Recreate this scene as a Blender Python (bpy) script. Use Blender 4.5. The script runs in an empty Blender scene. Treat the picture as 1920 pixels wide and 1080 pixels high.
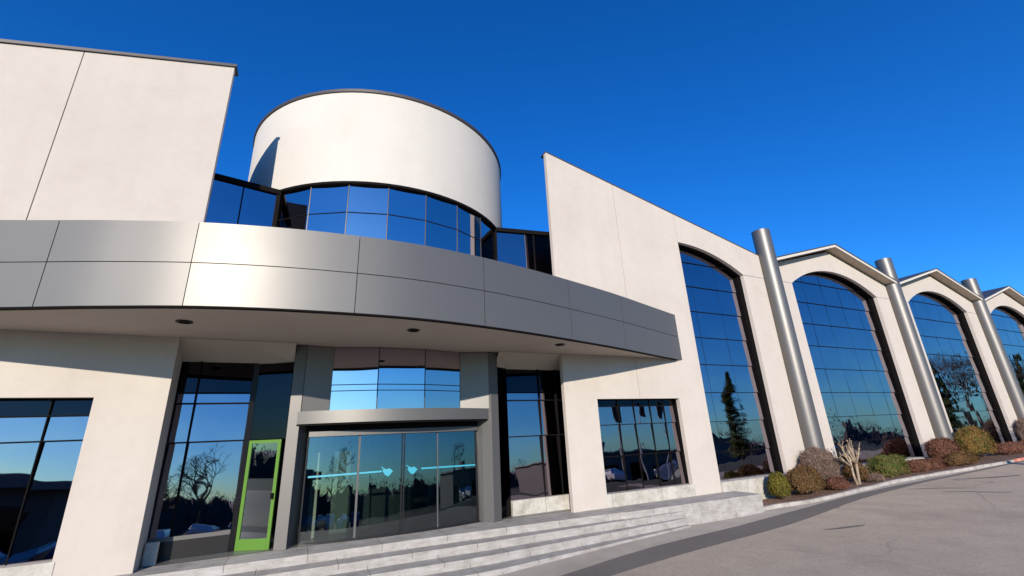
import bpy, bmesh, math, random
from mathutils import Vector, Matrix, noise
R_ = math.radians
sc = bpy.context.scene
C = bpy.context.collection
random.seed(7)

# ---------------------------------------------------------------- camera
S = 11.4            # metres per survey unit (distance from the camera to the facade)
ZC = 0.235          # camera height above the road, in survey units
cam_d = bpy.data.cameras.new('camera'); cam = bpy.data.objects.new('camera', cam_d); C.objects.link(cam)
rt = Vector((0.90226458, -0.42906292, -0.04270404)); dn = Vector((0.09996681, 0.30449626, -0.94725322)); fw = Vector((0.41943445, 0.85040405, 0.31762825))
m = Matrix((rt, -dn, -fw)).transposed().to_4x4(); m.translation = (0, 0, ZC*S)
cam.matrix_world = m
cam_d.sensor_width = 36; cam_d.lens = 818.17/1920*36; cam_d.clip_start = .1; cam_d.clip_end = 5000
sc.camera = cam
# ---------------------------------------------------------------- sky + sun
SUN = Vector((-0.47, -0.825, 0.30)).normalized()          # direction towards the sun
el = math.asin(SUN.z); az = math.atan2(SUN.x, SUN.y)
w = bpy.data.worlds.new('World'); sc.world = w; w.use_nodes = True
nt = w.node_tree; bg = nt.nodes['Background']
sky = nt.nodes.new('ShaderNodeTexSky'); sky.sky_type = 'NISHITA'; sky.sun_disc = False
sky.sun_elevation = el; sky.sun_rotation = az; sky.altitude = 300; sky.air_density = 1.0; sky.dust_density = .28; sky.ozone_density = 4
hs = nt.nodes.new('ShaderNodeHueSaturation'); hs.inputs['Saturation'].default_value = 1.25; hs.inputs['Value'].default_value = 1.0
tint = nt.nodes.new('ShaderNodeMix'); tint.data_type = 'RGBA'; tint.blend_type = 'MULTIPLY'; tint.inputs[0].default_value = 1; tint.inputs[7].default_value = (.40, .87, 1.30, 1)
nt.links.new(sky.outputs[0], hs.inputs['Color']); nt.links.new(hs.outputs[0], tint.inputs[6]); nt.links.new(tint.outputs[2], bg.inputs['Color']); bg.inputs['Strength'].default_value = .105
sl = bpy.data.lights.new('sun', 'SUN'); sl.energy = 4.3; sl.angle = R_(.5); sl.color = (1, .90, .77)
so = bpy.data.objects.new('sun', sl); C.objects.link(so); so.rotation_euler = (-SUN).to_track_quat('-Z', 'Y').to_euler(); so.location = (0, 0, 60)
sc.view_settings.view_transform = 'Standard'; sc.view_settings.look = 'None'; sc.view_settings.gamma = 1; sc.view_settings.exposure = 0.6

# ---------------------------------------------------------------- helpers
def P(x, y, z): return Vector((x*S, y*S, (z+ZC)*S))
def gz(x, y=0.9):
    """ground height in survey units: rises gently to the right, falls away behind the camera"""
    g = -.235 + .0196*(max(-1.5, min(x, 5.5))-.5)
    g -= .0105*math.exp(-((x-1.12)/.33)**2)
    if y < -.2: g -= .075*min(-.2-y, 5.0)
    return g
def tag(o, label=None, cat=None, group=None, kind=None):
    if label: o['label'] = label
    if cat: o['category'] = cat
    if group: o['group'] = group
    if kind: o['kind'] = kind
    return o
def origin(o):
    v = Vector((0, 0, 0))
    while o: v += o.location; o = o.parent
    return v
def empty(name, loc, label=None, cat=None, group=None, rz=0):
    o = bpy.data.objects.new(name, None); C.objects.link(o); o.location = loc; o.rotation_euler = (0, 0, rz); o.empty_display_size = .3
    return tag(o, label, cat, group)
class MB:
    def __init__(s): s.v = []; s.f = []; s.m = []
    def add(s, vs, fs, mi=0):
        n = len(s.v); s.v += [Vector(v) for v in vs]
        for f in fs: s.f.append([n+i for i in f]); s.m.append(mi)
    def hexa(s, p, mi=0):   # 8 points: bottom 4 ccw, top 4 ccw
        s.add(p, [(3,2,1,0),(4,5,6,7),(0,1,5,4),(1,2,6,5),(2,3,7,6),(3,0,4,7)], mi)
    def box(s, x0, x1, y0, y1, z0, z1, mi=0):       # survey units
        s.hexa([P(x0,y0,z0),P(x1,y0,z0),P(x1,y1,z0),P(x0,y1,z0),P(x0,y0,z1),P(x1,y0,z1),P(x1,y1,z1),P(x0,y1,z1)], mi)
    def mbox(s, c, d, mi=0, rz=0):                      # metres: centre, size
        M = Matrix.Rotation(rz, 3, 'Z'); c = Vector(c)
        q = [c+M@Vector((sx*d[0]/2, sy*d[1]/2, sz*d[2]/2)) for sz in (-1,1) for sx,sy in ((-1,-1),(1,-1),(1,1),(-1,1))]
        s.hexa(q, mi)
    def prism_xz(s, poly, y0, y1, mi=0):
        n = len(poly); A = [P(x,y0,z) for x,z in poly]; B = [P(x,y1,z) for x,z in poly]
        s.add(A+B, [tuple(range(n)), tuple(range(2*n-1, n-1, -1))]+[(i, i+n, (i+1)%n+n, (i+1)%n) for i in range(n)], mi)
    def prism_xy(s, poly, z0, z1, mi=0):
        n = len(poly)
        f0 = z0 if callable(z0) else (lambda x, y: z0); f1 = z1 if callable(z1) else (lambda x, y: z1)
        A = [P(x,y,f0(x,y)) for x,y in poly]; B = [P(x,y,f1(x,y)) for x,y in poly]
        s.add(A+B, [tuple(range(n-1,-1,-1)), tuple(range(n, 2*n))]+[(i, (i+1)%n, (i+1)%n+n, i+n) for i in range(n)], mi)
    def seg(s, a, b, w_, z0, z1, mi=0):           # wall strip in plan from a to b (survey), thickness w_ (survey) centred
        a = Vector(a); b = Vector(b); t = (b-a).normalized(); n = Vector((-t.y, t.x))*w_/2
        q = [a-n, b-n, b+n, a+n]
        s.hexa([P(p.x,p.y,z0) for p in q]+[P(p.x,p.y,z1) for p in q], mi)
    def tube(s, pts, rs, n=8, mi=0, cap=True):
        pts = [Vector(p) for p in pts]; rings = []
        base = len(s.v); u = None
        for i, p in enumerate(pts):
            d = (pts[min(i+1, len(pts)-1)]-pts[max(i-1, 0)]).normalized()
            if u is None: u = d.orthogonal().normalized()
            u = (u-d*u.dot(d)).normalized(); v = d.cross(u)
            r = rs[i] if hasattr(rs, '__len__') else rs
            for k in range(n):
                a = 2*math.pi*k/n; s.v.append(p+(u*math.cos(a)+v*math.sin(a))*r)
        for i in range(len(pts)-1):
            for k in range(n):
                s.f.append([base+i*n+k, base+i*n+(k+1)%n, base+(i+1)*n+(k+1)%n, base+(i+1)*n+k]); s.m.append(mi)
        if cap:
            s.f.append([base+k for k in range(n-1,-1,-1)]); s.m.append(mi)
            s.f.append([base+(len(pts)-1)*n+k for k in range(n)]); s.m.append(mi)
    def build(s, name, mats, parent=None, smooth=False, bevel=0, org=None, angle=None):
        me = bpy.data.meshes.new(name); o0 = origin(parent) if parent else (org or Vector((0,0,0)))
        me.from_pydata([tuple(v-o0) for v in s.v], [], s.f)
        mats = mats if isinstance(mats, (list, tuple)) else [mats]
        for mt in mats: me.materials.append(mt)
        for p, mi in zip(me.polygons, s.m): p.material_index = mi; p.use_smooth = smooth
        me.update()
        o = bpy.data.objects.new(name, me); C.objects.link(o)
        if parent: o.parent = parent
        else: o.location = o0
        if bevel:
            bm = bmesh.new(); bm.from_mesh(me); bmesh.ops.recalc_face_normals(bm, faces=bm.faces)
            ed = [e for e in bm.edges if len(e.link_faces) == 2 and e.calc_face_angle(0) > .5]
            bmesh.ops.bevel(bm, geom=ed, offset=bevel, segments=2, profile=.6, affect='EDGES', clamp_overlap=True)
            bm.to_mesh(me); bm.free()
        else:
            bm = bmesh.new(); bm.from_mesh(me); bmesh.ops.recalc_face_normals(bm, faces=bm.faces); bm.to_mesh(me); bm.free()
        if angle: 
            for p in me.polygons: p.use_smooth = True
            me.set_sharp_from_angle(angle=angle)
        return o
def build_each(b, name, mt, parent=None, **k):
    """build every separate piece in the mesh builder as an object of its own"""
    root = list(range(len(b.v)))
    def find(i):
        while root[i] != i: root[i] = root[root[i]]; i = root[i]
        return i
    for f in b.f:
        for i in f[1:]: root[find(i)] = find(f[0])
    groups = {}
    for f, mi in zip(b.f, b.m): groups.setdefault(find(f[0]), []).append((f, mi))
    out = []
    for fs in groups.values():
        q = MB(); ids = sorted({i for f, _ in fs for i in f}); mp = {j: n for n, j in enumerate(ids)}
        q.v = [b.v[j] for j in ids]; q.f = [[mp[i] for i in f] for f, _ in fs]; q.m = [mi for _, mi in fs]
        out.append(q.build(name, mt, parent, **k))
    return out
def copy_tree(o, parent=None):
    c = o.copy(); C.objects.link(c); c.parent = parent
    for ch in list(o.children): copy_tree(ch, c)
    return c

# ---------------------------------------------------------------- materials
def mat(name, col, rough=.6, metal=0, spec=.5):
    mt = bpy.data.materials.new(name); mt.use_nodes = True
    b = mt.node_tree.nodes['Principled BSDF']; b.inputs['Base Color'].default_value = (*col, 1)
    b.inputs['Roughness'].default_value = rough; b.inputs['Metallic'].default_value = metal
    b.inputs['Specular IOR Level'].default_value = spec
    return mt
def nodes(mt): n = mt.node_tree.nodes; return mt.node_tree, n['Principled BSDF']
def noisecol(mt, layers, bump=None, stretch=(1,1,1)):
    """layers: list of (scale, detail, [(pos, col), ...], mixfactor); multiplied noise colours"""
    t, b = nodes(mt); tc = t.nodes.new('ShaderNodeTexCoord'); mp = t.nodes.new('ShaderNodeMapping'); mp.inputs['Scale'].default_value = stretch
    t.links.new(tc.outputs['Object'], mp.inputs[0]); prev = None
    for lay in layers:
        sc_, det, ramp, fac, blend = lay[:5]
        n = t.nodes.new('ShaderNodeTexNoise'); n.inputs['Scale'].default_value = sc_; n.inputs['Detail'].default_value = det; n.inputs['Roughness'].default_value = .6
        if len(lay) > 5:
            m2 = t.nodes.new('ShaderNodeMapping'); m2.inputs['Scale'].default_value = lay[5]; t.links.new(tc.outputs['Object'], m2.inputs[0]); t.links.new(m2.outputs[0], n.inputs['Vector'])
        else: t.links.new(mp.outputs[0], n.inputs['Vector'])
        r = t.nodes.new('ShaderNodeValToRGB')
        while len(r.color_ramp.elements) < len(ramp): r.color_ramp.elements.new(.5)
        for e, (p_, c_) in zip(r.color_ramp.elements, ramp): e.position = p_; e.color = (*c_, 1)
        t.links.new(n.outputs[0], r.inputs[0])
        if prev is None: prev = r.outputs[0]
        else:
            mx = t.nodes.new('ShaderNodeMix'); mx.data_type = 'RGBA'; mx.blend_type = blend; mx.inputs[0].default_value = fac
            t.links.new(prev, mx.inputs[6]); t.links.new(r.outputs[0], mx.inputs[7]); prev = mx.outputs[2]
    t.links.new(prev, b.inputs['Base Color'])
    if bump:
        n = t.nodes.new('ShaderNodeTexNoise'); n.inputs['Scale'].default_value = bump[0]; n.inputs['Detail'].default_value = 6
        t.links.new(mp.outputs[0], n.inputs['Vector'])
        bp = t.nodes.new('ShaderNodeBump'); bp.inputs['Strength'].default_value = bump[1]; bp.inputs['Distance'].default_value = bump[2]
        t.links.new(n.outputs[0], bp.inputs['Height']); t.links.new(bp.outputs[0], b.inputs['Normal'])
    return mt
M = {}
M['stucco'] = noisecol(mat('cream_stucco', (.72,.68,.62), .85, 0, .25),
    [(.35, 4, [(.3,(.44,.395,.35)),(.7,(.48,.435,.39))], 1, 'MIX'), (6, 6, [(.3,(.93,.93,.93)),(.75,(1,1,1))], .6, 'MULTIPLY'),
     (1.3, 8, [(.25,(.88,.86,.83)),(.5,(1,1,1))], .5, 'MULTIPLY'), (1.0, 6, [(.36,(.90,.88,.85)),(.56,(1,1,1))], .22, 'MULTIPLY', (2.6,2.6,.10))], (55, .18, .01))
M['stucco_drum'] = noisecol(mat('white_render', (.76,.73,.68), .85, 0, .25),
    [(.5, 4, [(.3,(.475,.445,.405)),(.7,(.515,.485,.445))], 1, 'MIX'), (7, 6, [(.3,(.94,.94,.93)),(.75,(1,1,1))], .6, 'MULTIPLY'), (1.0, 6, [(.36,(.92,.90,.88)),(.56,(1,1,1))], .15, 'MULTIPLY', (2.2,2.2,.12))], (55, .15, .01))
M['joint'] = mat('joint_sealant', (.16,.13,.11), .9)
M['joint_metal'] = mat('cladding_joint', (.17,.17,.17), .5, .3)
M['soffit'] = noisecol(mat('soffit_paint', (.5,.46,.42), .8), [(.5, 3, [(.3,(.43,.375,.315)),(.7,(.47,.41,.35))], 1, 'MIX')])
M['dark'] = mat('dark_bronze_metal', (.02,.018,.018), .35, .4)
M['black'] = mat('black_reveal', (.006,.005,.005), .8, 0, .08)
M['cap'] = mat('lead_grey_cap', (.06,.055,.055), .5, .3)
def brushed(name, col, rough, metal=.75, amp=.03):
    mt = mat(name, col, rough, metal); t, b = nodes(mt)
    tc = t.nodes.new('ShaderNodeTexCoord')
    n = t.nodes.new('ShaderNodeTexNoise'); n.inputs['Scale'].default_value = 1.1; n.inputs['Detail'].default_value = 4
    t.links.new(tc.outputs['Object'], n.inputs['Vector'])
    mr = t.nodes.new('ShaderNodeMapRange'); mr.inputs[3].default_value = rough-amp; mr.inputs[4].default_value = rough+amp
    t.links.new(n.outputs[0], mr.inputs[0]); t.links.new(mr.outputs[0], b.inputs['Roughness'])
    n2 = t.nodes.new('ShaderNodeTexNoise'); n2.inputs['Scale'].default_value = .45; n2.inputs['Detail'].default_value = 1
    t.links.new(tc.outputs['Object'], n2.inputs['Vector'])
    bp = t.nodes.new('ShaderNodeBump'); bp.inputs['Strength'].default_value = .2; bp.inputs['Distance'].default_value = .04
    t.links.new(n2.outputs[0], bp.inputs['Height']); t.links.new(bp.outputs[0], b.inputs['Normal'])
    return mt
M['alu'] = brushed('satin_aluminium_cladding', (.14,.134,.125), .46, .5)
M['alu_flank'] = brushed('satin_flank_panel', (.20,.19,.175), .5, .5)
M['alu_pylon'] = brushed('satin_aluminium', (.115,.11,.105), .5, .5)
M['column'] = brushed('grey_steel_column', (.15,.142,.136), .47, .62)
def glass(name, col, rough=.015, wav=.12, scale=.45):
    mt = mat(name, col, rough, 1); t, b = nodes(mt)
    tc = t.nodes.new('ShaderNodeTexCoord'); n = t.nodes.new('ShaderNodeTexNoise'); n.inputs['Scale'].default_value = scale; n.inputs['Detail'].default_value = 1.5
    t.links.new(tc.outputs['Object'], n.inputs['Vector'])
    bp = t.nodes.new('ShaderNodeBump'); bp.inputs['Strength'].default_value = wav; bp.inputs['Distance'].default_value = .05
    t.links.new(n.outputs[0], bp.inputs['Height']); t.links.new(bp.outputs[0], b.inputs['Normal'])
    return mt
M['glass'] = glass('mirror_glass', (.29,.25,.28), wav=.26, scale=.7)
M['glass_up'] = glass('clerestory_mirror_glass', (.46,.43,.47), wav=.2)
M['glass_drum'] = glass('drum_mirror_glass', (.56,.51,.53), wav=.25)
M['glass_arch'] = glass('blue_mirror_glass', (.36,.33,.38), wav=.36, scale=.7)
M['glass_dark'] = glass('dark_mirror_glass', (.022,.022,.026))
# clear lobby glass: reflection mixed over a tinted see-through pane
mt = bpy.data.materials.new('lobby_glass'); mt.use_nodes = True; t = mt.node_tree; t.nodes.remove(t.nodes['Principled BSDF'])
tr = t.nodes.new('ShaderNodeBsdfTransparent'); tr.inputs[0].default_value = (.25,.33,.31,1)
gl = t.nodes.new('ShaderNodeBsdfGlossy'); gl.inputs['Color'].default_value = (.8,.9,.95,1); gl.inputs['Roughness'].default_value = .01
fr = t.nodes.new('ShaderNodeFresnel'); fr.inputs[0].default_value = 1.9; mx = t.nodes.new('ShaderNodeMixShader')
ma = t.nodes.new('ShaderNodeMath'); ma.operation = 'MULTIPLY_ADD'; ma.inputs[1].default_value = 1.1; ma.inputs[2].default_value = .05; ma.use_clamp = True
t.links.new(fr.outputs[0], ma.inputs[0]); t.links.new(ma.outputs[0], mx.inputs[0]); t.links.new(tr.outputs[0], mx.inputs[1]); t.links.new(gl.outputs[0], mx.inputs[2])
t.links.new(mx.outputs[0], t.nodes['Material Output'].inputs[0]); M['lobby_glass'] = mt
M['green'] = mat('lime_green_paint', (.072,.17,.018), .45, 0, .3)
M['cyan'] = mat('cyan_sticker', (.04,.30,.40), .5)
M['stone'] = noisecol(mat('plinth_stone', (.42,.40,.35), .85),
    [(2.2, 8, [(.3,(.30,.28,.235)),(.55,(.44,.42,.37)),(.8,(.52,.50,.46))], 1, 'MIX'), (14, 6, [(.3,(.72,.72,.7)),(.6,(1,1,1))], .7, 'MULTIPLY')], (30, .3, .02))
M['step'] = noisecol(mat('granite_steps', (.42,.41,.40), .8),
    [(2.6, 10, [(.25,(.26,.245,.225)),(.5,(.36,.345,.325)),(.75,(.43,.42,.41))], 1, 'MIX'), (5, 8, [(.36,(.66,.62,.57)),(.60,(1,1,1))], .5, 'MULTIPLY', (.6,1,3.5)), (55, 4, [(.35,(.80,.79,.78)),(.6,(1.0,1.0,1.0))], .9, 'MULTIPLY')], (25, .35, .02), (1,1,1.6))
def slab_joints(mt, pitch, layer=.14, col=(.10,.09,.08)):
    t, b = nodes(mt); old = b.inputs['Base Color'].links[0].from_socket; g = t.nodes.new('ShaderNodeNewGeometry'); sx = t.nodes.new('ShaderNodeSeparateXYZ'); t.links.new(g.outputs['Position'], sx.inputs[0])
    def mth(op, a, b_=None, c=None):
        n = t.nodes.new('ShaderNodeMath'); n.operation = op
        for i, q in enumerate((a, b_, c)):
            if q is None: continue
            if isinstance(q, (int, float)): n.inputs[i].default_value = q
            else: t.links.new(q, n.inputs[i])
        return n.outputs[0]
    fl = mth('FLOOR', mth('DIVIDE', mth('SUBTRACT', sx.outputs[2], .012), layer)); fr = mth('FRACT', mth('ADD', mth('DIVIDE', sx.outputs[0], pitch), mth('MULTIPLY', fl, .381)))
    ln = mth('LESS_THAN', mth('ABSOLUTE', mth('SUBTRACT', fr, .5)), .006/pitch)
    mx = t.nodes.new('ShaderNodeMix'); mx.data_type = 'RGBA'; t.links.new(ln, mx.inputs[0]); t.links.new(old, mx.inputs[6]); mx.inputs[7].default_value = (*col, 1); t.links.new(mx.outputs[2], b.inputs['Base Color'])
slab_joints(M['step'], 1.45); slab_joints(M['stone'], 1.9, 5)
M['asphalt'] = noisecol(mat('worn_asphalt', (.2,.19,.18), .9, 0, .3),
    [(.12, 6, [(.3,(.47,.39,.30)),(.7,(.535,.45,.345))], 1, 'MIX'), (1.4, 8, [(.3,(.84,.84,.84)),(.65,(1,1,1))], .8, 'MULTIPLY'), (.45, 10, [(.34,(.80,.80,.82)),(.46,(1,1,1))], .7, 'MULTIPLY', (1,.5,1)), (16, 8, [(.34,(.82,.81,.80)),(.60,(1.0,1.0,1.0))], .9, 'MULTIPLY'), (70, 3, [(.25,(.72,.72,.72)),(.7,(1.0,1.0,1.0))], .9, 'MULTIPLY')], (90, .5, .02))
def cracks(mt, scale, width, col):
    t, b = nodes(mt); old = b.inputs['Base Color'].links[0].from_socket; tc = t.nodes.new('ShaderNodeTexCoord'); nz = t.nodes.new('ShaderNodeTexNoise'); nz.inputs['Scale'].default_value = 1.3; nz.inputs['Detail'].default_value = 6
    t.links.new(tc.outputs['Object'], nz.inputs['Vector']); mv = t.nodes.new('ShaderNodeMix'); mv.data_type = 'VECTOR'; mv.inputs[0].default_value = .25
    t.links.new(tc.outputs['Object'], mv.inputs[4]); t.links.new(nz.outputs['Color'], mv.inputs[5])
    vo = t.nodes.new('ShaderNodeTexVoronoi'); vo.feature = 'DISTANCE_TO_EDGE'; vo.inputs['Scale'].default_value = scale; t.links.new(mv.outputs[1], vo.inputs['Vector'])
    mr = t.nodes.new('ShaderNodeMapRange'); mr.inputs[1].default_value = 0; mr.inputs[2].default_value = width; mr.inputs[3].default_value = .55; mr.inputs[4].default_value = 0
    t.links.new(vo.outputs['Distance'], mr.inputs[0]); n2 = t.nodes.new('ShaderNodeTexNoise'); n2.inputs['Scale'].default_value = .3; t.links.new(tc.outputs['Object'], n2.inputs['Vector'])
    m2 = t.nodes.new('ShaderNodeMapRange'); m2.inputs[1].default_value = .48; m2.inputs[2].default_value = .6; t.links.new(n2.outputs[0], m2.inputs[0])
    mm = t.nodes.new('ShaderNodeMath'); mm.operation = 'MULTIPLY'; t.links.new(mr.outputs[0], mm.inputs[0]); t.links.new(m2.outputs[0], mm.inputs[1])
    mx = t.nodes.new('ShaderNodeMix'); mx.data_type = 'RGBA'; t.links.new(mm.outputs[0], mx.inputs[0]); t.links.new(old, mx.inputs[6]); mx.inputs[7].default_value = (*col, 1); t.links.new(mx.outputs[2], b.inputs['Base Color'])
cracks(M['asphalt'], .45, .012, (.12,.11,.10))
M['asphalt_new'] = noisecol(mat('dark_asphalt_patch', (.1,.1,.1), .9, 0, .3),
    [(.5, 6, [(.3,(.15,.135,.12)),(.7,(.19,.17,.15))], 1, 'MIX'), (80, 3, [(.25,(.7,.7,.7)),(.7,(1.0,1.0,1.0))], .9, 'MULTIPLY')], (90, .5, .02))
M['road_shadow'] = mat('painted_shadow', (.12,.11,.10), .8)
M['pave'] = noisecol(mat('concrete_pavement', (.33,.3,.26), .9),
    [(.8, 8, [(.3,(.33,.29,.24)),(.6,(.44,.39,.33)),(.8,(.52,.47,.41))], 1, 'MIX'), (40, 4, [(.25,(.8,.8,.8)),(.7,(1.0,1.0,1.0))], .8, 'MULTIPLY')], (40, .4, .02))
M['kerb'] = noisecol(mat('pale_kerb_stone', (.6,.57,.53), .85),
    [(3, 8, [(.3,(.20,.18,.155)),(.5,(.33,.305,.275)),(.75,(.42,.40,.37))], 1, 'MIX')], (25, .4, .03))
slab_joints(M['kerb'], .95, 9)
M['kerb_red'] = noisecol(mat('faded_red_kerb_paint', (.4,.15,.1), .8), [(3, 8, [(.35,(.36,.10,.06)),(.6,(.50,.22,.15)),(.75,(.5,.45,.4))], 1, 'MIX')])
slab_joints(M['kerb_red'], .95, 9)
M['added_lawn'] = noisecol(mat('added_dark_lawn', (.03,.035,.015), .95), [(.3, 6, [(.3,(.02,.022,.012)),(.7,(.045,.045,.02))], 1, 'MIX')])
M['soil'] = noisecol(mat('leaf_litter_soil', (.12,.07,.05), .95), [(7, 8, [(.3,(.06,.035,.025)),(.55,(.16,.085,.055)),(.8,(.27,.17,.11))], 1, 'MIX')], (30, .8, .05))
M['roof_edge'] = mat('cream_roof_edge', (.50,.465,.415), .7)
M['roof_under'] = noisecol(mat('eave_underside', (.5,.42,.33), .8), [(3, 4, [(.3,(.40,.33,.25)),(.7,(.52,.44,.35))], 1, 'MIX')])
M['interior'] = mat('lobby_wall', (.10,.11,.11), .7); M['int_light'] = mat('lobby_pale_panel', (.42,.42,.36), .6); M['int_floor'] = mat('lobby_floor', (.14,.14,.13), .3)

# ---------------------------------------------------------------- ground, road, pavement
def ground_sheet(name, x0, x1, y0, y1, nx, ny, dz, mt):
    b = MB(); xs = [x0+(x1-x0)*i/nx for i in range(nx+1)]; ys = [y0+(y1-y0)*i/ny for i in range(ny+1)]
    vs = [P(x, y, gz(x, y)+dz-(.06 if (dz < 0 and y < -.4) else 0)) for y in ys for x in xs]
    b.add(vs, [(j*(nx+1)+i, j*(nx+1)+i+1, (j+1)*(nx+1)+i+1, (j+1)*(nx+1)+i) for j in range(ny) for i in range(nx)])
    return b.build(name, mt, smooth=True)
MM = 1/S/1000.
g = ground_sheet('ground', -60, 60, -60, 60, 240, 240, -.03, M['pave']); tag(g, kind='structure')
def strip(name, edge_a, edge_b, dz, mt):
    b = MB(); n = len(edge_a); vs = [P(x,y,gz(x,y)+dz) for x,y in edge_a]+[P(x,y,gz(x,y)+dz) for x,y in edge_b]
    b.add(vs, [(i, i+1, n+i+1, n+i) for i in range(n-1)]); o = b.build(name, mt); return tag(o, kind='structure')
# image-surveyed lines on the ground: outer edge of the dark band, inner edge of the dark band
def lerp_curve(pts, xs):
    out = []
    for x in xs:
        for (xa, ya), (xb, yb) in zip(pts, pts[1:]):
            if x <= xb or (xb, yb) == pts[-1]:
                t_ = (x-xa)/(xb-xa); out.append((x, ya+(yb-ya)*t_)); break
    return out
XS = [-3+.1*i for i in range(96)]
inner = [(-3,.60),(-.6,.66),(.1,.70),(.43,.757),(.66,.803),(1.16,.862),(1.55,.868),(2.3,.845),(6.6,.83)]
outer = [(-3,.53),(-.6,.58),(.1,.62),(.45,.700),(.59,.718),(.94,.76),(1.45,.818),(1.9,.835),(2.3,.828),(6.6,.81)]
A = lerp_curve(inner, XS); B = lerp_curve(outer, XS)
strip('dark_asphalt_band', A, B, 0*MM, M['asphalt_new'])
strip('pavement', A, [(x, 1.6) for x, _ in A], 0*MM, M['pave'])
road = MB(); rows = [0, .1, .2, .4, .6, .8, 1.0]
vs = []
for r in rows:
    for (x, y) in B: yy = y+( -.55-y)*r; vs.append(P(x, yy, gz(x, yy)+0*MM))
# finer rows so the sheet follows the slope
nB = len(B); road.add(vs, [(j*nB+i, j*nB+i+1, (j+1)*nB+i+1, (j+1)*nB+i) for j in range(len(rows)-1) for i in range(nB-1)])
tag(road.build('road', M['asphalt']), kind='structure')
l2 = ground_sheet('added_lawn', 1.25, 14, -.56, .26, 50, 12, 3*MM, M['added_lawn']); tag(l2, kind='structure')  # dark lawns added out of view to darken the ground in reflections
lw = ground_sheet('added_lawn', -12, 14, -8, -.54, 52, 60, 2*MM, M['added_lawn']); tag(lw, kind='structure')
# narrow cast shadows painted as dark streaks on the road
def shadow_mark(pts, wd):
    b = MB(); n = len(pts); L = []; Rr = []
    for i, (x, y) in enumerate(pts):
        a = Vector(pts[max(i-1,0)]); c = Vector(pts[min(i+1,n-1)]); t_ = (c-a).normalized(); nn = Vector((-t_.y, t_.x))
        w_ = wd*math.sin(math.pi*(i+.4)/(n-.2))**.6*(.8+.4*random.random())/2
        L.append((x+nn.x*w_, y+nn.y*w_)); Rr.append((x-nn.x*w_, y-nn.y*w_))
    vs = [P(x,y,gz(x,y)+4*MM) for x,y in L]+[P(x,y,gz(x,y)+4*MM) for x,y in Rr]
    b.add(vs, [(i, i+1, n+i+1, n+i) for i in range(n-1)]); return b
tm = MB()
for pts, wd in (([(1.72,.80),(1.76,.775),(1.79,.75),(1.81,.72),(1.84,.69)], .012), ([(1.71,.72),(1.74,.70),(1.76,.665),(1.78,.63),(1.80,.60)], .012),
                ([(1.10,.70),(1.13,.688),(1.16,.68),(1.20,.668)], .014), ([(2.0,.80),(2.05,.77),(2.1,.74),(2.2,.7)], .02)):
    q = shadow_mark(pts, wd); tm.add(q.v, q.f)
[tag(o, kind='structure') for o in build_each(tm, 'shadow_streak', M['road_shadow'])]

# ---------------------------------------------------------------- steps and platform
F = -.186
def y0(x): return {True: .0}.get(False, 0) or (.957+.10*max(0,.15-x)**1.6+.0*x if x < .15 else .957-.055*max(0,(x-.15))**1.4 )
def ycl(x): return y0(x)
st = empty('entrance_steps', P(.2, .95, -.24), 'broad curved grey granite steps rising to the entrance platform', 'steps')
NX = 60
def step_slab(k, z0, z1):
    w = lambda x: 1 if x < .35 else max(0, 1-(x-.35)/.62)**.8
    b = MB(); xs = [-1.6+i*(2.5/NX) for i in range(NX+1)]
    xs = [x for x in xs if x < .97]
    f = [(x, y0(x)-.040*k*w(x)-.002) for x in xs]
    poly = f+[(xs[-1], 1.0), (xs[0], 1.0)]
    b.prism_xy(poly, z0, z1); return b
dzs = (F-(-.243))/4
for k in (3, 2, 1):
    z1 = F-dzs*k
    step_slab(k, lambda x, y: gz(x, y)-.03 , z1).build('step', M['step'], st, bevel=.012)
b = MB(); xs = [-1.6+i*.04 for i in range(59)]; f = [(x, y0(x)-.004) for x in xs if x < .72]
f += [(.725,.921),(1.19,.908),(1.19,.9985)]
f += [(.9,.9985),(.9,1.30),(-1.6,1.30)]
b.prism_xy(f, lambda x, y: gz(x, y)-.03, F); b.build('platform', M['step'], st, bevel=.012)

# ---------------------------------------------------------------- the building
BO = P(.211, 1.0, F)
bd = empty('office_building', BO, 'modern cream office building with white drum tower, curved metal canopy and arched glass bays', 'building')
def part(b, name, mt, **k): return b.build(name, mt, k.pop('parent', bd), **k)
YF, YB = 1.0, 1.014      # front and back of the wall panels
G = .0007               # half joint gap
zR = lambda x: .614+.236*(1.6-x)
zL = lambda x: .850+.236*(x+.211)
Lw = -.211; Rw = .633
def wall(poly, name='wall_panel', y0_=YF, y1_=YB, mt='stucco', bevel=.006):
    b = MB(); b.prism_xz(poly, y0_, y1_); return part(b, name, M[mt], bevel=bevel)
FB = -.20   # foot of walls (sinks into the platform)
wall([(Lw,FB),(Lw,zL(Lw)),(-.469+G,zL(-.469)),(-.469+G,.0905),(-.314,.0905),(-.314,FB)])
wall([(-.469-G,zL(-.469)),(-1.25,zL(-1.25)),(-1.25,FB-.05),(-.613,FB-.05),(-.613,.0905),(-.469-G,.0905)])
wall([(Rw,FB),(.736,FB),(.736,.081),(.886-G,.081),(.886-G,zR(.886)),(Rw,zR(Rw))])
wall([(.886+G,.081),(1.036,.081),(1.036,FB),(1.147,FB),(1.147,zR(1.147)),(.886+G,zR(.886))])
SP = .527; HS = .3075; RI = .085
Rr = (HS*HS+RI*RI)/(2*RI)
def arch_z(u): return SP+RI-Rr+math.sqrt(Rr*Rr-u*u)
C1 = 1.15; XC = [1.603+.895*i for i in range(5)]
arc = [(C1+HS*i/16, arch_z(HS*i/16)) for i in range(17)]
wall([(1.147+2*G, arc[0][1])]+arc[1:]+[(XC[0], SP), (XC[0], zR(XC[0])), (1.147+2*G, zR(1.147))], 'arch_head')
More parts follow.
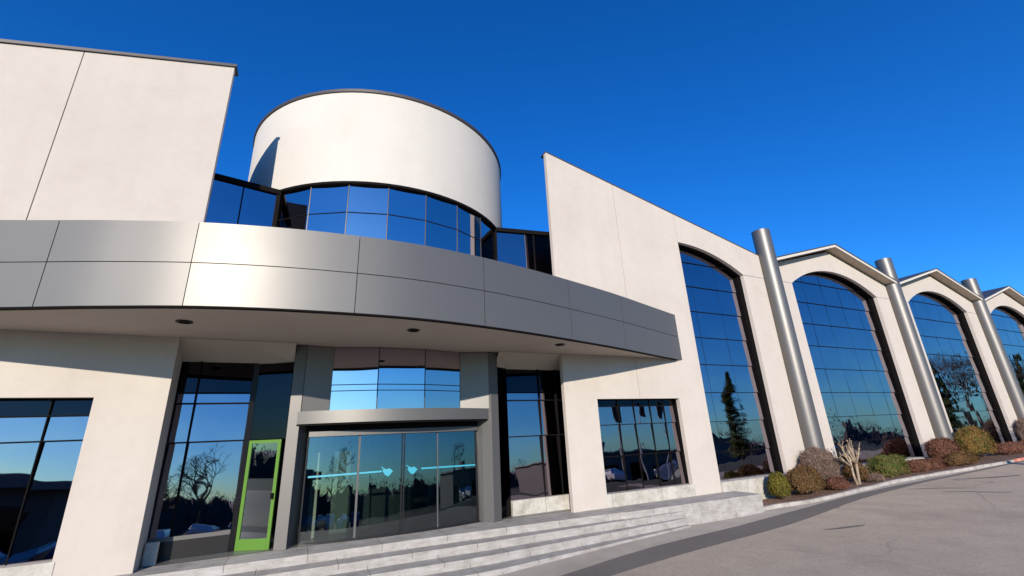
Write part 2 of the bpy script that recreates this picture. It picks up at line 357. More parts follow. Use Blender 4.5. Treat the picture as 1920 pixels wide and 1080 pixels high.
wall([(1.4575,-.25),(XC[0],-.25),(XC[0],SP-2*G),(1.4575,SP-2*G)], 'pier')
# backing behind the joints
b = MB(); b.box(-.52,-.42,YB+.0003,YB+.003,.1,zL(-.52)-.01); b.box(.84,.93,YB+.0022,YB+.004,.09,zR(.93)-.01); b.box(1.462,1.74,YB+.0003,YB+.003,SP-.006,SP+.006)
for i in range(4): b.box(2.053+.895*i+HS+.006,2.053+.895*(i+1)-HS-.006,YB+.0003,YB+.003,SP-.006,SP+.006)
build_each(b, 'joint_backing', M['joint'], bd)
# caps
def capline(pts, y0_, y1_, h=.006, name='roof_cap'):
    b = MB()
    for (xa,za),(xb,zb) in zip(pts, pts[1:]):
        b.hexa([P(xa,y0_,za),P(xb,y0_,zb),P(xb,y1_,zb),P(xa,y1_,za),P(xa,y0_,za+h),P(xb,y0_,zb+h),P(xb,y1_,zb+h),P(xa,y1_,za+h)])
    part(b, name, M['cap'])
capline([(-1.25,zL(-1.25)),(Lw+.004,zL(Lw+.004))], .9965, 1.03, .007)
capline([(Rw-.001,zR(Rw)),(XC[0],zR(XC[0]))], .9985, 1.03, .0035)
# bays 2..5
for i in range(4):
    c = C1+.903+.895*i if i == 0 else 2.053+.895*i
    c = 2.052+.895*i
    a_, b_ = XC[i], XC[i+1]
    arc = [(c-HS+HS*2*k/28, arch_z(-HS+HS*2*k/28)) for k in range(29)]
    wall([(a_,SP)]+arc+[(b_,SP),(b_,.588),(c,.705),(a_,.588)], 'arch_head')
    wall([(a_,-.25),(c-HS,-.25),(c-HS,SP-2*G),(a_,SP-2*G)], 'pier'); wall([(c+HS,-.25),(b_,-.25),(b_,SP-2*G),(c+HS,SP-2*G)], 'pier')
    # folded roof with overhanging eave
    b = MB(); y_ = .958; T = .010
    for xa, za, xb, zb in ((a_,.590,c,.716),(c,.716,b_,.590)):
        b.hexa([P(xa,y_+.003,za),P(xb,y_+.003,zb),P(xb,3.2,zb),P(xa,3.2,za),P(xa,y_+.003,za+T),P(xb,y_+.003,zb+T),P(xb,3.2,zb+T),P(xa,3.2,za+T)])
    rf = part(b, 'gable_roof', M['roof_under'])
    b = MB()
    for xa, za, xb, zb in ((a_,.588,c,.714),(c,.714,b_,.588)):
        b.hexa([P(xa,y_,za),P(xb,y_,zb),P(xb,y_+.0028,zb),P(xa,y_+.0028,za),P(xa,y_,za+T+.001),P(xb,y_,zb+T+.001),P(xb,y_+.0028,zb+T+.001),P(xa,y_+.0028,za+T+.001)])
    part(b, 'roof_edge', M['roof_edge'], parent=rf)
    b = MB()
    for xa, za, xb, zb in ((a_,.588,c,.714),(c,.714,b_,.588)):
        z1_ = T+.0012
        b.hexa([P(xa,y_-.003,za+z1_),P(xb,y_-.003,zb+z1_),P(xb,1.2,zb+z1_),P(xa,1.2,za+z1_),P(xa,y_-.003,za+z1_+.003),P(xb,y_-.003,zb+z1_+.003),P(xb,1.2,zb+z1_+.003),P(xa,1.2,za+z1_+.003)])
    part(b, 'roof_flashing', M['cap'], parent=rf)
# columns
for x in XC[:5]:
    b = MB(); n = 40; c0 = P(x, .988, -.24); r = .0325*S
    b.tube([c0, P(x,.988,.722)], [r, r], 48); col = b.build('column', M['column'], bd, angle=R_(40))
    b = MB(); b.tube([P(x,.988,.7222), P(x,.988,.7235)], [r*1.012]*2, 48); b.tube([P(x,.988,.705), P(x,.988,.7062)], [r*1.004]*2, 48, cap=False)
    b.build('column_cap', M['column'], col, angle=R_(40))

# windows: panes are slightly out of true with each other, lines between them are dark gaskets
def window(name, p0, p1, z0, z1, us, zs, glassm, jit=.003, gas=.0022, frame_m='black', lean=0, vw=1, clip=None, parent=None, reflection_z=None):
    """flat window in plan from p0 to p1 (survey), us/zs: interior division fractions / heights"""
    p0 = Vector(p0); p1 = Vector(p1); t_ = (p1-p0); L = t_.length; tn = t_.normalized(); nn = Vector((tn.y, -tn.x))   # towards the camera
    U = [0]+list(us)+[1]; Z = [z0]+list(zs)+[z1]; b = MB(); mi = 0
    for i in range(len(U)-1):
        for j in range(len(Z)-1):
            a = p0+t_*U[i]; c = p0+t_*U[i+1]; za, zb = Z[j], Z[j+1]
            m0 = 1 if (reflection_z is not None and za >= reflection_z-1e-6) else 0  # upper panes in darker glass paint in the dark reflection at the head
            da, db = random.uniform(-jit, jit), random.uniform(-jit, jit)
            if m0: da = db = 0
            db -= math.tan(R_(lean))
            h = (zb-za); w_ = (c-a).length
            poly = [(a, za), (c, za), (c, zb), (a, zb)]
            if clip:   # cut by the arch
                k = 10; top = [(a+(c-a)*q/k) for q in range(k, -1, -1)]
                poly = [(a, za), (c, za)]+[(q, max(za, min(zb, clip(q.x)))) for q in top]
                if max(v[1] for v in poly)-za < 1e-4: continue
            vs = []
            for q, z in poly:
                d_ = da*(((q-a).length/w_)-.5)*w_+db*((z-za)/h-.5)*h
                vs.append(P(q.x+nn.x*d_, q.y+nn.y*d_, z))
            b.add(vs, [tuple(range(len(vs)))], m0)
            if vw <= .2 and i > 0:      # fine vertical gasket lying on the pane's edge
                zt = min(zb, clip(a.x)) if clip else zb; q4 = []
                for sx, z in ((0,za),(1,za),(1,zt),(0,zt)):
                    q = a+tn*gas*.38*sx; d_ = da*((gas*.38*sx/w_)-.5)*w_+db*((z-za)/h-.5)*h+.0003; q4.append(P(q.x+nn.x*d_, q.y+nn.y*d_, z))
                if zt > za+.002: b.add(q4, [(0,1,2,3)], 2)
    wo = b.build(name, [glassm, M['glass_dark'], M['black']], parent or bd)
    # gaskets
    b = MB(); g2 = gas/2; pr = .0012+max(b_-a_ for a_, b_ in zip(Z, Z[1:]))/2*math.tan(R_(lean)); gv = g2*vw
    for u in (U[1:-1] if vw > .2 else []):
        q = p0+t_*u; zt = min(z1, clip(q.x)) if clip else z1
        a = q-tn*gv; c = q+tn*gv
        b.hexa([P(a.x+nn.x*pr,a.y+nn.y*pr,z0),P(c.x+nn.x*pr,c.y+nn.y*pr,z0),P(c.x-nn.x*pr,c.y-nn.y*pr,z0),P(a.x-nn.x*pr,a.y-nn.y*pr,z0),
                P(a.x+nn.x*pr,a.y+nn.y*pr,zt),P(c.x+nn.x*pr,c.y+nn.y*pr,zt),P(c.x-nn.x*pr,c.y-nn.y*pr,zt),P(a.x-nn.x*pr,a.y-nn.y*pr,zt)])
    for z in Z[1:-1]:
        pr2 = pr-.0002; lo, hi = 0., 1.
        if clip:
            fs = [k/200 for k in range(201) if clip((p0+t_*(k/200)).x) >= z]
            if not fs: continue
            lo, hi = min(fs), max(fs)
        a = p0+t_*lo; c = p0+t_*hi
        b.hexa([P(a.x+nn.x*pr2,a.y+nn.y*pr2,z-g2*.8),P(c.x+nn.x*pr2,c.y+nn.y*pr2,z-g2*.8),P(c.x-nn.x*pr2,c.y-nn.y*pr2,z-g2*.8),P(a.x-nn.x*pr2,a.y-nn.y*pr2,z-g2*.8),
                P(a.x+nn.x*pr2,a.y+nn.y*pr2,z+g2*.8),P(c.x+nn.x*pr2,c.y+nn.y*pr2,z+g2*.8),P(c.x-nn.x*pr2,c.y-nn.y*pr2,z+g2*.8),P(a.x-nn.x*pr2,a.y-nn.y*pr2,z+g2*.8)])
    if b.v and len(U) > 2 and vw > .2: b.build('mullion', M[frame_m], wo)
    elif b.v: build_each(b, 'mullion', M[frame_m], wo)
    return wo
def reveal(poly, y0_, y1_, th=.004, parent=None):
    """dark lining round an opening; poly is an open chain of xz points, lining grows outwards from the opening centre"""
    b = MB(); cx = sum(p[0] for p in poly)/len(poly); cz = sum(p[1] for p in poly)/len(poly)
    for (xa,za),(xb,zb) in zip(poly, poly[1:]):
        d = Vector((xb-xa, zb-za)).normalized(); n = Vector((-d.y, d.x))
        if n.dot(Vector(((xa+xb)/2-cx, (za+zb)/2-cz))) < 0: n = -n
        n *= th
        b.hexa([P(xa,y0_,za),P(xb,y0_,zb),P(xb,y1_,zb),P(xa,y1_,za),P(xa+n.x,y0_,za+n.y),P(xb+n.x,y0_,zb+n.y),P(xb+n.x,y1_,zb+n.y),P(xa+n.x,y1_,za+n.y)])
    return b.build('reveal', M['black'], parent)
# arched windows
YG = 1.030
def arch_window(c, x0, x1):
    n = 5; us = [(c-HS+2*HS*k/n) for k in range(1, n)]; us = [(u-x0)/(x1-x0) for u in us if x0+.01 < u < x1-.01]
    wo = window('arched_window', (x0-.002,YG), (x1+.002,YG), -.16, .62, us, [-.08+.0905*k for k in range(8)], M['glass_arch'], jit=.004, gas=.0022, vw=.15, lean=1.2, clip=lambda x: arch_z(min(HS,max(-HS,x-c)))+.004)
    chain = [(x1,-.16),(x1,SP)] if x1 > c+.1 else []
    arcs = [(x, arch_z(x-c)) for x in [x1-(x1-x0)*k/24 for k in range(25)]]
    chain = [(x1,-.16)]+arcs+[(x0,-.16)]
    reveal(chain, YB+.0002, YG+.003, parent=wo)
    b = MB(); b.box(x0-.004, x1+.004, .996, YG+.004, gz(x0)-.02, -.1595); b.build('sill', M['stone'], wo, bevel=.01)
arch_window(C1, 1.1475, C1+HS)
for i in range(4): arch_window(2.052+.895*i, 2.052+.895*i-HS, 2.052+.895*i+HS)
# square windows
for x0, x1, zt, nu in ((-.613,-.314,.0905,[.4,.8]), (.736,1.036,.081,[.28,.465,.665,.84])):
    yg = 1.022
    wo = window('square_window', (x0-.002,yg), (x1+.002,yg), -.156, zt+.003, nu, [-.068,.013,.062] if x0 > 0 else [.022,.062], M['glass'], reflection_z=.062, gas=.0024, vw=.7, jit=.004, lean=2.0)
    reveal([(x1,-.156),(x1,zt),(x0,zt),(x0,-.156)], YB+.0002, yg+.003, parent=wo)
    b = MB(); b.box(x0-.004, x1+.004, .999, yg+.004, -.25, -.1555); b.build('sill', M['stone'], wo, bevel=.01)

# recess glazing at the entrance (ground floor)
zb = .166
wl = window('recess_window', (-.232,1.066), (-.088,1.068), -.148, zb, [.36], [.012,.084,.104], M['glass'], reflection_z=.103, gas=.0028, lean=2.3)
b = MB(); b.seg((-.232,1.066), (-.088,1.068), .004, F, -.148); b.build('base_panel', M['dark'], wl)
b = MB(); b.seg((-.232,1.0635), (-.088,1.0655), .0015, -.155, -.147); b.build('rail', M['alu_pylon'], wl)
b = MB(); b.seg((-.0885,1.069), (-.079,1.073), .006, F, zb); part(b, 'corner_post', M['dark'])
b = MB(); b.seg((-.079,1.073), (-.0125,1.0405), .003, .012, zb); part(b, 'dark_panel', M['glass_dark'])
wr = window('recess_window', (.492,1.060), (.68,1.062), -.152, zb, [.52,.80], [-.006,.084,.104], M['glass'], reflection_z=.103, gas=.0028, lean=2.3)
b = MB(); b.seg((.492,1.053), (.68,1.055), .014, F, -.152); b.build('sill', M['stone'], wr, bevel=.01)
b = MB(); b.seg((.451,1.034), (.492,1.058), .003, F, zb); part(b, 'dark_panel', M['glass_dark'])
# bulkheads over the recesses
def slope_soffit(fr, bk):
    b = MB(); n = len(fr); vs = [P(x,y,.2002) for x,y in fr]+[P(x,y,zb-.001) for x,y in bk]+[P(x,y,.2062) for x,y in fr]+[P(x,y,zb+.006) for x,y in bk]
    b.add(vs, [(i,i+1,n+i+1,n+i) for i in range(n-1)]+[(2*n+i,3*n+i,3*n+i+1,2*n+i+1) for i in range(n-1)]); part(b, 'sloping_soffit', M['soffit'])
slope_soffit([(-.235,1.004),(-.10,1.004),(-.0125,1.004)], [(-.25,1.068),(-.083,1.071),(-.0125,1.042)])
slope_soffit([(.4505,1.004),(.55,1.004),(.66,1.004)], [(.4505,1.034),(.493,1.060),(.68,1.064)])
# pylons
def poly_part(poly, z0, z1, name, mt, parent=None, bevel=.006):
    b = MB(); b.prism_xy(poly, z0, z1); return part(b, name, mt, parent=parent or bd, bevel=bevel)
poly_part([(-.012,1.026),(.0095,1.021),(.027,1.052),(.02,1.062),(-.012,1.062)], F, .1995, 'entrance_pylon', M['alu_pylon'])
poly_part([(.411,1.030),(.428,1.012),(.450,1.018),(.450,1.062),(.40,1.062),(.398,1.050)], F, .1995, 'entrance_pylon', M['alu_pylon'])
# flank panels above the little canopy and drum facets
DR = Vector((.211,1.42)); RD = .41
def dpt(a, r=RD): a = R_(a); return (DR.x+r*math.sin(a), DR.y-r*math.cos(a))
b = MB(); b.seg((.0105,1.024), dpt(-21), .003, .0625, .1995); b.seg(dpt(21), (.4275,1.0165), .003, .0625, .1995); build_each(b, 'flank_panel', M['alu_flank'], bd)
fan = [-21,-7.4,7.4,21]
for a0, a1 in zip(fan, fan[1:]):
    window('lobby_clerestory_window', dpt(a0), dpt(a1), .05, .1995, [], [.105,.118], M['glass_up'], jit=.001, gas=.002)
    
b = MB()
for a in fan: p_ = Vector(dpt(a)); b.tube([P(p_.x,p_.y,.05), P(p_.x,p_.y,.1995)], [.0012*S]*2, 6)
build_each(b, 'facet_post', M['dark'], bd)
# entrance canopy: shallow arc
def arc3(x0, x1, ye, yc, n=24):
    out = []
    for i in range(n+1):
        u = i/n; x = x0+(x1-x0)*u; out.append((x, ye+(yc-ye)*(1-(2*u-1)**2)))
    return out
ca = arc3(.0045, .4265, 1.019, .962)
b = MB(); b.prism_xy(ca+[(.4265,1.05),(.0045,1.05)], .0375, .0622); cn = part(b, 'door_canopy', M['alu'], angle=R_(20))
b = MB(); b.prism_xy([(x, y+.003) for x, y in ca]+[(.42,1.05),(.01,1.05)], .0340, .0372); b.build('underside', M['black'], cn)
# sliding doors
def dy(x): u = (x-.22)/.19; return 1.018+.022*u*u
xe = [.030,.130,.222,.300,.399]
sd = empty('sliding_door', P(.215,1.03,F)-BO); sd.parent = bd
b = MB(); N = 24
vs = []
xs = [xe[0]+(xe[-1]-xe[0])*i/N for i in range(N+1)]
lo_ = lambda z: (z-F)/.1985*.0087      # the curved doors lean back slightly
b.add([P(x,dy(x),F+.004) for x in xs]+[P(x,dy(x)+.0087,.0125) for x in xs], [(i,i+1,N+2+i,N+1+i) for i in range(N)])
def bld(b, name, mt, par, **k): return b.build(name, mt, par, **k)
bld(b, 'door_glass', M['lobby_glass'], sd)
def arcband(x0, x1, z0, z1, off, th, n=24):
    b = MB(); f = [(x0+(x1-x0)*i/n) for i in range(n+1)]
    poly = [(x, dy(x)+off) for x in f]+[(x, dy(x)+off+th) for x in reversed(f)]
    b.prism_xy(poly, z0, z1); return b
bld(arcband(.030,.402,.0125,.0225,-.001,.012), 'header_rail', M['alu_pylon'], sd)
bld(arcband(.028,.402,.0227,.034,.001,.005), 'transom', M['black'], sd)
bld(arcband(.030,.402,F,F+.0045,-.002,.006), 'threshold', M['dark'], sd)
for x, w_, mt in ((xe[0],.003,'dark'),(.130,.0042,'alu_pylon'),(.2195,.0022,'dark'),(.2245,.0022,'dark'),(.300,.002,'alu_pylon'),(xe[4],.003,'dark')):
    b = MB(); b.hexa([P(x+sx*w_/2, dy(x)+sy+(.0087 if z > 0 else 0), z) for z in (F+.0046, .0124) for sx, sy in ((-1,-.002),(1,-.002),(1,.002),(-1,.002))]); bld(b, 'door_stile', M[mt], sd)
# cyan dart stickers on the sliding doors: bar + dart head
def sticker(x0, x1, z0, z1, off, th):
    b = MB(); n = 10; vs = []
    for i in range(n+1):
        x = x0+(x1-x0)*i/n; z = z0+(z1-z0)*i/n; vs += [P(x,dy(x)+off,z-th/2), P(x,dy(x)+off,z+th/2)]
    b.add(vs, [(2*i,2*i+2,2*i+3,2*i+1) for i in range(n)]); return b
zs_ = -.0625
b = sticker(.036,.178,zs_-.002,zs_,-.0006+.0052,.0034); bld(b, 'sticker_bar', M['cyan'], sd)
b = sticker(.262,.396,zs_,zs_-.002,-.0006+.0052,.0034); bld(b, 'sticker_bar', M['cyan'], sd)
dart = [(-.018,.012),(-.004,.004),(.004,.006),(.013,-.001),(.002,-.013),(-.006,-.009),(-.013,.001),(-.010,.003)]
for cx in (.190,.243):
    b = MB(); b.add([P(cx+u*.85, dy(cx+u)-.0006+lo_(zs_+v), zs_+v*.85) for u, v in dart], [tuple(range(len(dart)))]); bld(b, 'sticker_dart', M['cyan'], sd)
b = sticker(.10,.19,zs_-.010,zs_-.006,.02,.003); bld(b, 'sticker_reflection', M['cyan'], sd)  # inner bars paint in the stickers' reflection on the inner pane
b = sticker(.26,.33,zs_-.008,zs_-.006,.02,.003); bld(b, 'sticker_reflection', M['cyan'], sd)
# green door
gd0, gd1 = Vector((-.0765,1.071)), Vector((-.0185,1.0425)); gt = (gd1-gd0)
def gp(u, z, off=0):
    nn = Vector((gt.y, -gt.x)).normalized()*off; q = gd0+gt*u+nn; return P(q.x, q.y, z)
def gbar(b, u0, u1, z0, z1, o0=-.001, o1=.003):
    b.hexa([gp(u0,z0,o1),gp(u1,z0,o1),gp(u1,z0,o0),gp(u0,z0,o0),gp(u0,z1,o1),gp(u1,z1,o1),gp(u1,z1,o0),gp(u0,z1,o0)])
b = MB(); zt = .0105; gbar(b,0,.10,F+.001,zt); gbar(b,.90,1,F+.001,zt); gbar(b,.10,.90,F+.001,F+.020); gbar(b,.10,.90,zt-.006,zt)
gd = part(b, 'green_door', M['green'], bevel=.004)
b = MB(); b.add([gp(.10,F+.02,.001),gp(.90,F+.02,.001),gp(.90,zt-.006,.001),gp(.10,zt-.006,.001)], [(0,1,2,3)]); b.build('door_pane', M['lobby_glass'], gd)
b = MB(); gbar(b,.90,.97,-.098,-.088,.003,.008); b.build('handle', M['black'], gd)
b = MB(); gbar(b,-.01,.0,-.05,-.04,.003,.0045); gbar(b,-.01,.0,-.12,-.11,.003,.0045); build_each(b, 'hinge', M['dark'], gd)

# lobby interior
b = MB(); x0,x1,ya,yb_ = -.22,.64,1.10,1.62
b.add([P(x0,1.03,F+.001),P(x1,1.03,F+.001),P(x1,yb_,F+.001),P(x0,yb_,F+.001)], [(0,1,2,3)], 1)
b.add([P(x0,1.145,.15),P(x1,1.145,.15),P(x1,yb_,.15),P(x0,yb_,.15)], [(0,1,2,3)], 0)
b.add([P(x0,ya,F),P(x0,yb_,F),P(x0,yb_,.15),P(x0,ya,.15)], [(0,1,2,3)]); b.add([P(x1,ya,F),P(x1,yb_,F),P(x1,yb_,.15),P(x1,ya,.15)], [(0,1,2,3)])
b.add([P(x0,yb_,F),P(x1,yb_,F),P(x1,yb_,.15),P(x0,yb_,.15)], [(0,1,2,3)])
lob = part(b, 'lobby', [M['interior'], M['int_floor']])
b = MB(); b.box(.395,.40,1.06,1.22,F,.034); b.box(.33,.36,1.2,1.21,F,.02); b.box(.375,.385,1.13,1.14,F,.034); b.box(.09,.125,1.12,1.125,F,-.02); b.box(.045,.06,1.10,1.105,F,-.02); build_each(b, 'pale_panel', M['int_light'], lob)
b = MB(); pts = [(.21+.09*math.sin(R_(a)), 1.25-.06*math.cos(R_(a))) for a in range(-80,81,10)]
b.prism_xy(pts+[(.26,1.25),(.16,1.25)], F+.001, F+.075); b.build('reception_desk', M['interior'], lob)
b = MB(); b.seg((.325,1.12),(.408,1.07),.004,F,.034); b.build('pale_wall', M['int_light'], lob)
b = MB()
for x in (.17,.25,.315): b.box(x-.0015,x+.0015,1.10,1.103,F,.034)
build_each(b, 'inner_post', M['alu_pylon'], lob)

# ---------------------------------------------------------------- canopy fascia
def fy(x):
    u = abs(x-.095); return .7215+.315*u*u+.0*u if u < .3 else None
ctrl = [(-.86,1.0),(-.62,.912),(-.38,.822),(-.27,.783),(-.1625,.7485),(-.055,.729),(.06,.7215),(.17,.7235),(.297,.744),(.43,.777),(.5575,.816),(.70,.863),(.828,.910),(.95,.955),(1.075,1.0)]
def catmull(pts, n):
    out = []; p = [tuple(2*Vector(pts[0])-Vector(pts[1]))]+pts+[tuple(2*Vector(pts[-1])-Vector(pts[-2]))]
    for i in range(1, len(p)-2):
        a, b_, c, d = [Vector(q) for q in p[i-1:i+3]]
        for k in range(n):
            t_ = k/n; out.append(tuple(.5*((2*b_)+(-a+c)*t_+(2*a-5*b_+4*c-d)*t_*t_+(-a+3*b_-3*c+d)*t_**3)))
    out.append(pts[-1]); return out
fas = catmull(ctrl, 8)
for _ in range(6):
    fas = [fas[0]]+[(fas[i][0], (fas[i-1][1]+2*fas[i][1]+fas[i+1][1])/4) for i in range(1, len(fas)-1)]+[fas[-1]]
def fyx(x):
    for (xa,ya_),(xb,yb2) in zip(fas, fas[1:]):
        if xa <= x <= xb: return ya_+(yb2-ya_)*(x-xa)/(xb-xa)
ztop = lambda x: .331+.0125*max(0, min(1, (x+.1)/.9))
zbot = .197
seams = [-.86,-.70,-.56,-.345,-.163,.070,.308,.548,.760,1.075]
cf = empty('canopy', P(.1,.9,.2)-BO); cf.parent = bd
for sa, sb in zip(seams, seams[1:]):
    for lo, hi in ((0,.5),(.5,1)):
        b = MB(); n = 10; xs = [sa+.0006+(sb-sa-.0012)*i/n for i in range(n+1)]; q = []
        gl_, gh_ = (.0, -.0007) if lo == 0 else (.0007, 0)
        for off in (0, .006):
            for x in xs:
                y = fyx(x)+off; zt_ = ztop(x); q += [P(x,y,zbot+(zt_-zbot)*lo+gl_), P(x,y,zbot+(zt_-zbot)*hi+gh_)]
        m_ = 2*(n+1); fs = [(2*i,2*i+2,2*i+3,2*i+1) for i in range(n)]+[(m_+2*i,m_+2*i+1,m_+2*i+3,m_+2*i+2) for i in range(n)]
        fs += [(2*i,m_+2*i,m_+2*i+2,2*i+2) for i in range(n)]+[(2*i+1,2*i+3,m_+2*i+3,m_+2*i+1) for i in range(n)]+[(0,1,m_+1,m_),(2*n,m_+2*n,m_+2*n+1,2*n+1)]
        b.add(q, fs); b.build('fascia_panel', M['alu'], cf, angle=R_(30))
fl = [(x, y+.0062) for x, y in fas if y < .995]
b = MB(); n = len(fl)
vs = [P(x,y,zbot+.002) for x,y in fl]+[P(x,y,ztop(x)-.002) for x,y in fl]+[P(x,y+.003,zbot+.002) for x,y in fl]+[P(x,y+.003,ztop(x)-.002) for x,y in fl]
b.add(vs, [(i,i+1,n+i+1,n+i) for i in range(n-1)]+[(2*n+i,3*n+i,3*n+i+1,2*n+i+1) for i in range(n-1)]); b.build('fascia_backing', M['joint_metal'], cf)
# soffit: thin dark drip gap then painted slab
b = MB(); sp = [(x, y+.0095) for x, y in fl if y+.012 < .997]
b.prism_xy(sp+[(sp[-1][0]+.01,.9985),(sp[0][0]-.01,.9985)], .2005, .206)
b.box(Lw-.04, Rw+.08, YB+.001, 1.145, .2008, .206); b.box(Lw+.0006, Rw-.0006, .9986, YB+.0009, .2008, .206)
b.build('soffit', M['soffit'], cf)
b = MB(); b.prism_xy(sp+[(sp[-1][0]+.01,.9985),(sp[0][0]-.01,.9985)], .315, .320); b.box(Lw-.04, Rw+.1, YB+.001, 1.14, .315, .320); b.box(Lw+.0006, Rw-.0006, .9986, YB+.0009, .315, .320); b.build('deck', M['pave'], cf)
b = MB()
f2 = [(x, y+.001) for x, y in fas if y < .993]; f3 = [(x, y+.0095) for x, y in fas if y < .993]
b.prism_xy(f2+list(reversed(f3)), .1945, .1968); b.build('drip_edge', M['black'], cf)
for (x, y) in ((-.181,.864),(.191,.828),(.559,.886)):
    b = MB(); b.tube([P(x,y,.1985), P(x,y,.2004)], [.012*S]*2, 24); dl = b.build('downlight', M['dark'], cf)
    b = MB(); b.tube([P(x,y,.1980), P(x,y,.1984)], [.0085*S]*2, 20); b.build('lens', M['black'], dl)

# ---------------------------------------------------------------- drum tower and upper glazing
ZD, ZT = .625, .903
b = MB(); n = 96; ro, ri = RD+.004, RD-.02
ring = lambda r, z: [P(DR.x+r*math.cos(2*math.pi*i/n), DR.y+r*math.sin(2*math.pi*i/n), z) for i in range(n)]
b.add(ring(ro,ZD)+ring(ro,ZT)+ring(ri,ZT)+ring(ri,ZD), [(k*n+i, k*n+(i+1)%n, ((k+1)%4)*n+(i+1)%n, ((k+1)%4)*n+i) for k in range(4) for i in range(n)])
dr = part(b, 'drum_tower', M['stucco_drum'], angle=R_(40))
b = MB(); ro += .004
b.add(ring(ro,ZT+.0003)+ring(ro,ZT+.009)+ring(ri,ZT+.009)+ring(ri,ZT+.0003), [(k*n+i, k*n+(i+1)%n, ((k+1)%4)*n+(i+1)%n, ((k+1)%4)*n+i) for k in range(4) for i in range(n)])
b.build('drum_cap', M['cap'], dr, angle=R_(40))
b = MB(); b.add(ring(ri,ZT-.02), [tuple(range(n))]); b.build('drum_roof', M['pave'], dr)
b = MB(); ro = RD-.002
b.add(ring(RD+.0045,ZD-.0065)+ring(RD+.0045,ZD-.0003)+ring(RD-.03,ZD-.0003)+ring(RD-.03,ZD-.0065), [(k*n+i, k*n+(i+1)%n, ((k+1)%4)*n+(i+1)%n, ((k+1)%4)*n+i) for k in range(4) for i in range(n)])
b.build('shadow_gap_ring', M['black'], dr, angle=R_(40))
# dark seam lines on the drum
fan = [-48.4+13.75*k for k in range(8)]; fan[-1] = 48.4
for a0, a1 in zip(fan, fan[1:]):
    window('drum_window', dpt(a0, RD-.003), dpt(a1, RD-.003), .315, ZD-.006, [], [.44,.54], M['glass_drum'], jit=.002, gas=.0026)
b = MB()
for a in fan[1:-1]: p_ = Vector(dpt(a, RD-.003)); b.tube([P(p_.x,p_.y,.315), P(p_.x,p_.y,ZD-.007)], [.0014*S]*2, 6)
build_each(b, 'facet_post', M['dark'], bd)
xw = DR.x-(RD-.003)*math.sin(R_(48.4)); yw = 1.146
window('terrace_window', (Lw-.055,yw-.035), (xw,yw), .315, .612, [.55], [.46], M['glass_arch'], gas=.003, jit=.002)
window('terrace_window', (2*DR.x-xw,yw), (Rw+.11,yw-.038), .315, .612, [.55], [.46], M['glass'], gas=.003, jit=.002)
b = MB(); b.seg((Lw-.055,yw-.035),(xw+.004,yw),.012,.612,.6245); b.seg((2*DR.x-xw-.004,yw),(Rw+.11,yw-.038),.012,.612,.6245); build_each(b, 'terrace_frame', M['black'], bd)
b = MB(); b.box(xw-.006, xw+.003, yw-.005, yw+.006, .315, .612); b.box(2*DR.x-xw-.003, 2*DR.x-xw+.003, yw-.004, yw+.006, .315, .612); build_each(b, 'terrace_post', M['black'], bd)
# rooftop body behind
b = MB(); b.box(-1.25, -.40, 1.06, 1.7, -.3, .55); b.box(-.39, 1.04, 1.72, 3.2, -.3, .60); b.box(1.05, 5.18, 1.09, 3.2, -.3, .50)
b.box(Lw-.03, Rw+.03, 1.63, 1.695, .16, .60)
build_each(b, 'rear_block', M['stucco'], bd)
b = MB(); b.prism_xz([(1.05,.502),(1.6,.502),(1.6,.60),(1.05,.72)], 1.09, 1.6); b.prism_xz([(-.42,.552),(-1.25,.552),(-1.25,.58),(-.42,.77)], 1.05, 1.6); build_each(b, 'rear_roof', M['cap'], bd)
# plinth along the bays
b = MB()
for i in range(4):
    pass
b = MB(); b.box(Lw-.012,Lw-.0004,YB+.0004,1.055,F,.1995); part(b, 'pier_return', M['stucco'])
b = MB(); b.box(Rw+.0008,.735,YB+.0002,YB+.002,F,.16); b.box(.64,1.04,YB+.0002,YB+.002,.325,zR(1.04)-.02); b.box(-.63,Lw-.0008,YB+.0032,YB+.004,.325,zL(-.63)-.01); build_each(b, 'reflection_sheet', M['dark'], bd)  # dark sheets added behind the walls so the panes reflect black there
# small stone block by the left pier
b = MB(); b.box(-.2085,-.190,1.036,1.046,F+.0005,-.150); o = b.build('stone_block', M['stone'], bevel=.02, org=P(-.2,1.04,F)); tag(o, 'small yellowish stone block at the foot of the left entrance pier', 'stone block')

# ---------------------------------------------------------------- planting bed
kerb = [(1.20,.925),(1.26,.918),(1.36,.893),(1.50,.884),(1.65,.885),(1.83,.892),(2.05,.885),(2.30,.866),(2.6,.85),(3.0,.845),(5.2,.84)]
kc = catmull(kerb, 5)
b = MB(); N = len(kc); h = .009
vs = []
for i, (x, y) in enumerate(kc):
    w_ = .013; z = gz(x); hh = h*(1+.25*noise.noise(Vector((x*9, 0, 0)))); yj = .002*noise.noise(Vector((x*14, 3, 0)))
    vs += [P(x, y-w_/2+yj, z-.01), P(x, y-w_/2+yj+.001, z+hh), P(x, y+w_/2+yj, z+hh*.95), P(x, y+w_/2+yj, z-.01)]
for i in range(N-1):
    b.add([], []); 
    for k in range(3): b.f.append([4*i+k, 4*i+4+k, 4*i+5+k, 4*i+1+k]); b.m.append(1 if 2.60 < kc[i][0] < 2.95 else 0)
b.v = vs
tag(b.build('kerb', [M['kerb'], M['kerb_red']]), kind='structure')
b = MB(); vs = []
for x, y in kc:
    for t_ in (0, .33, .66, 1): yy = y+.004+(.997-y)*t_; vs.append(P(x, yy, gz(x)+.005+.004*math.sin(t_*3.1)+.003*noise.noise(Vector((x*20, yy*20, 0)))))
b.add(vs, [(4*i+k, 4*i+4+k, 4*i+5+k, 4*i+1+k) for i in range(N-1) for k in range(3)])
tag(b.build('planting_bed', M['soil'], smooth=True), kind='structure')

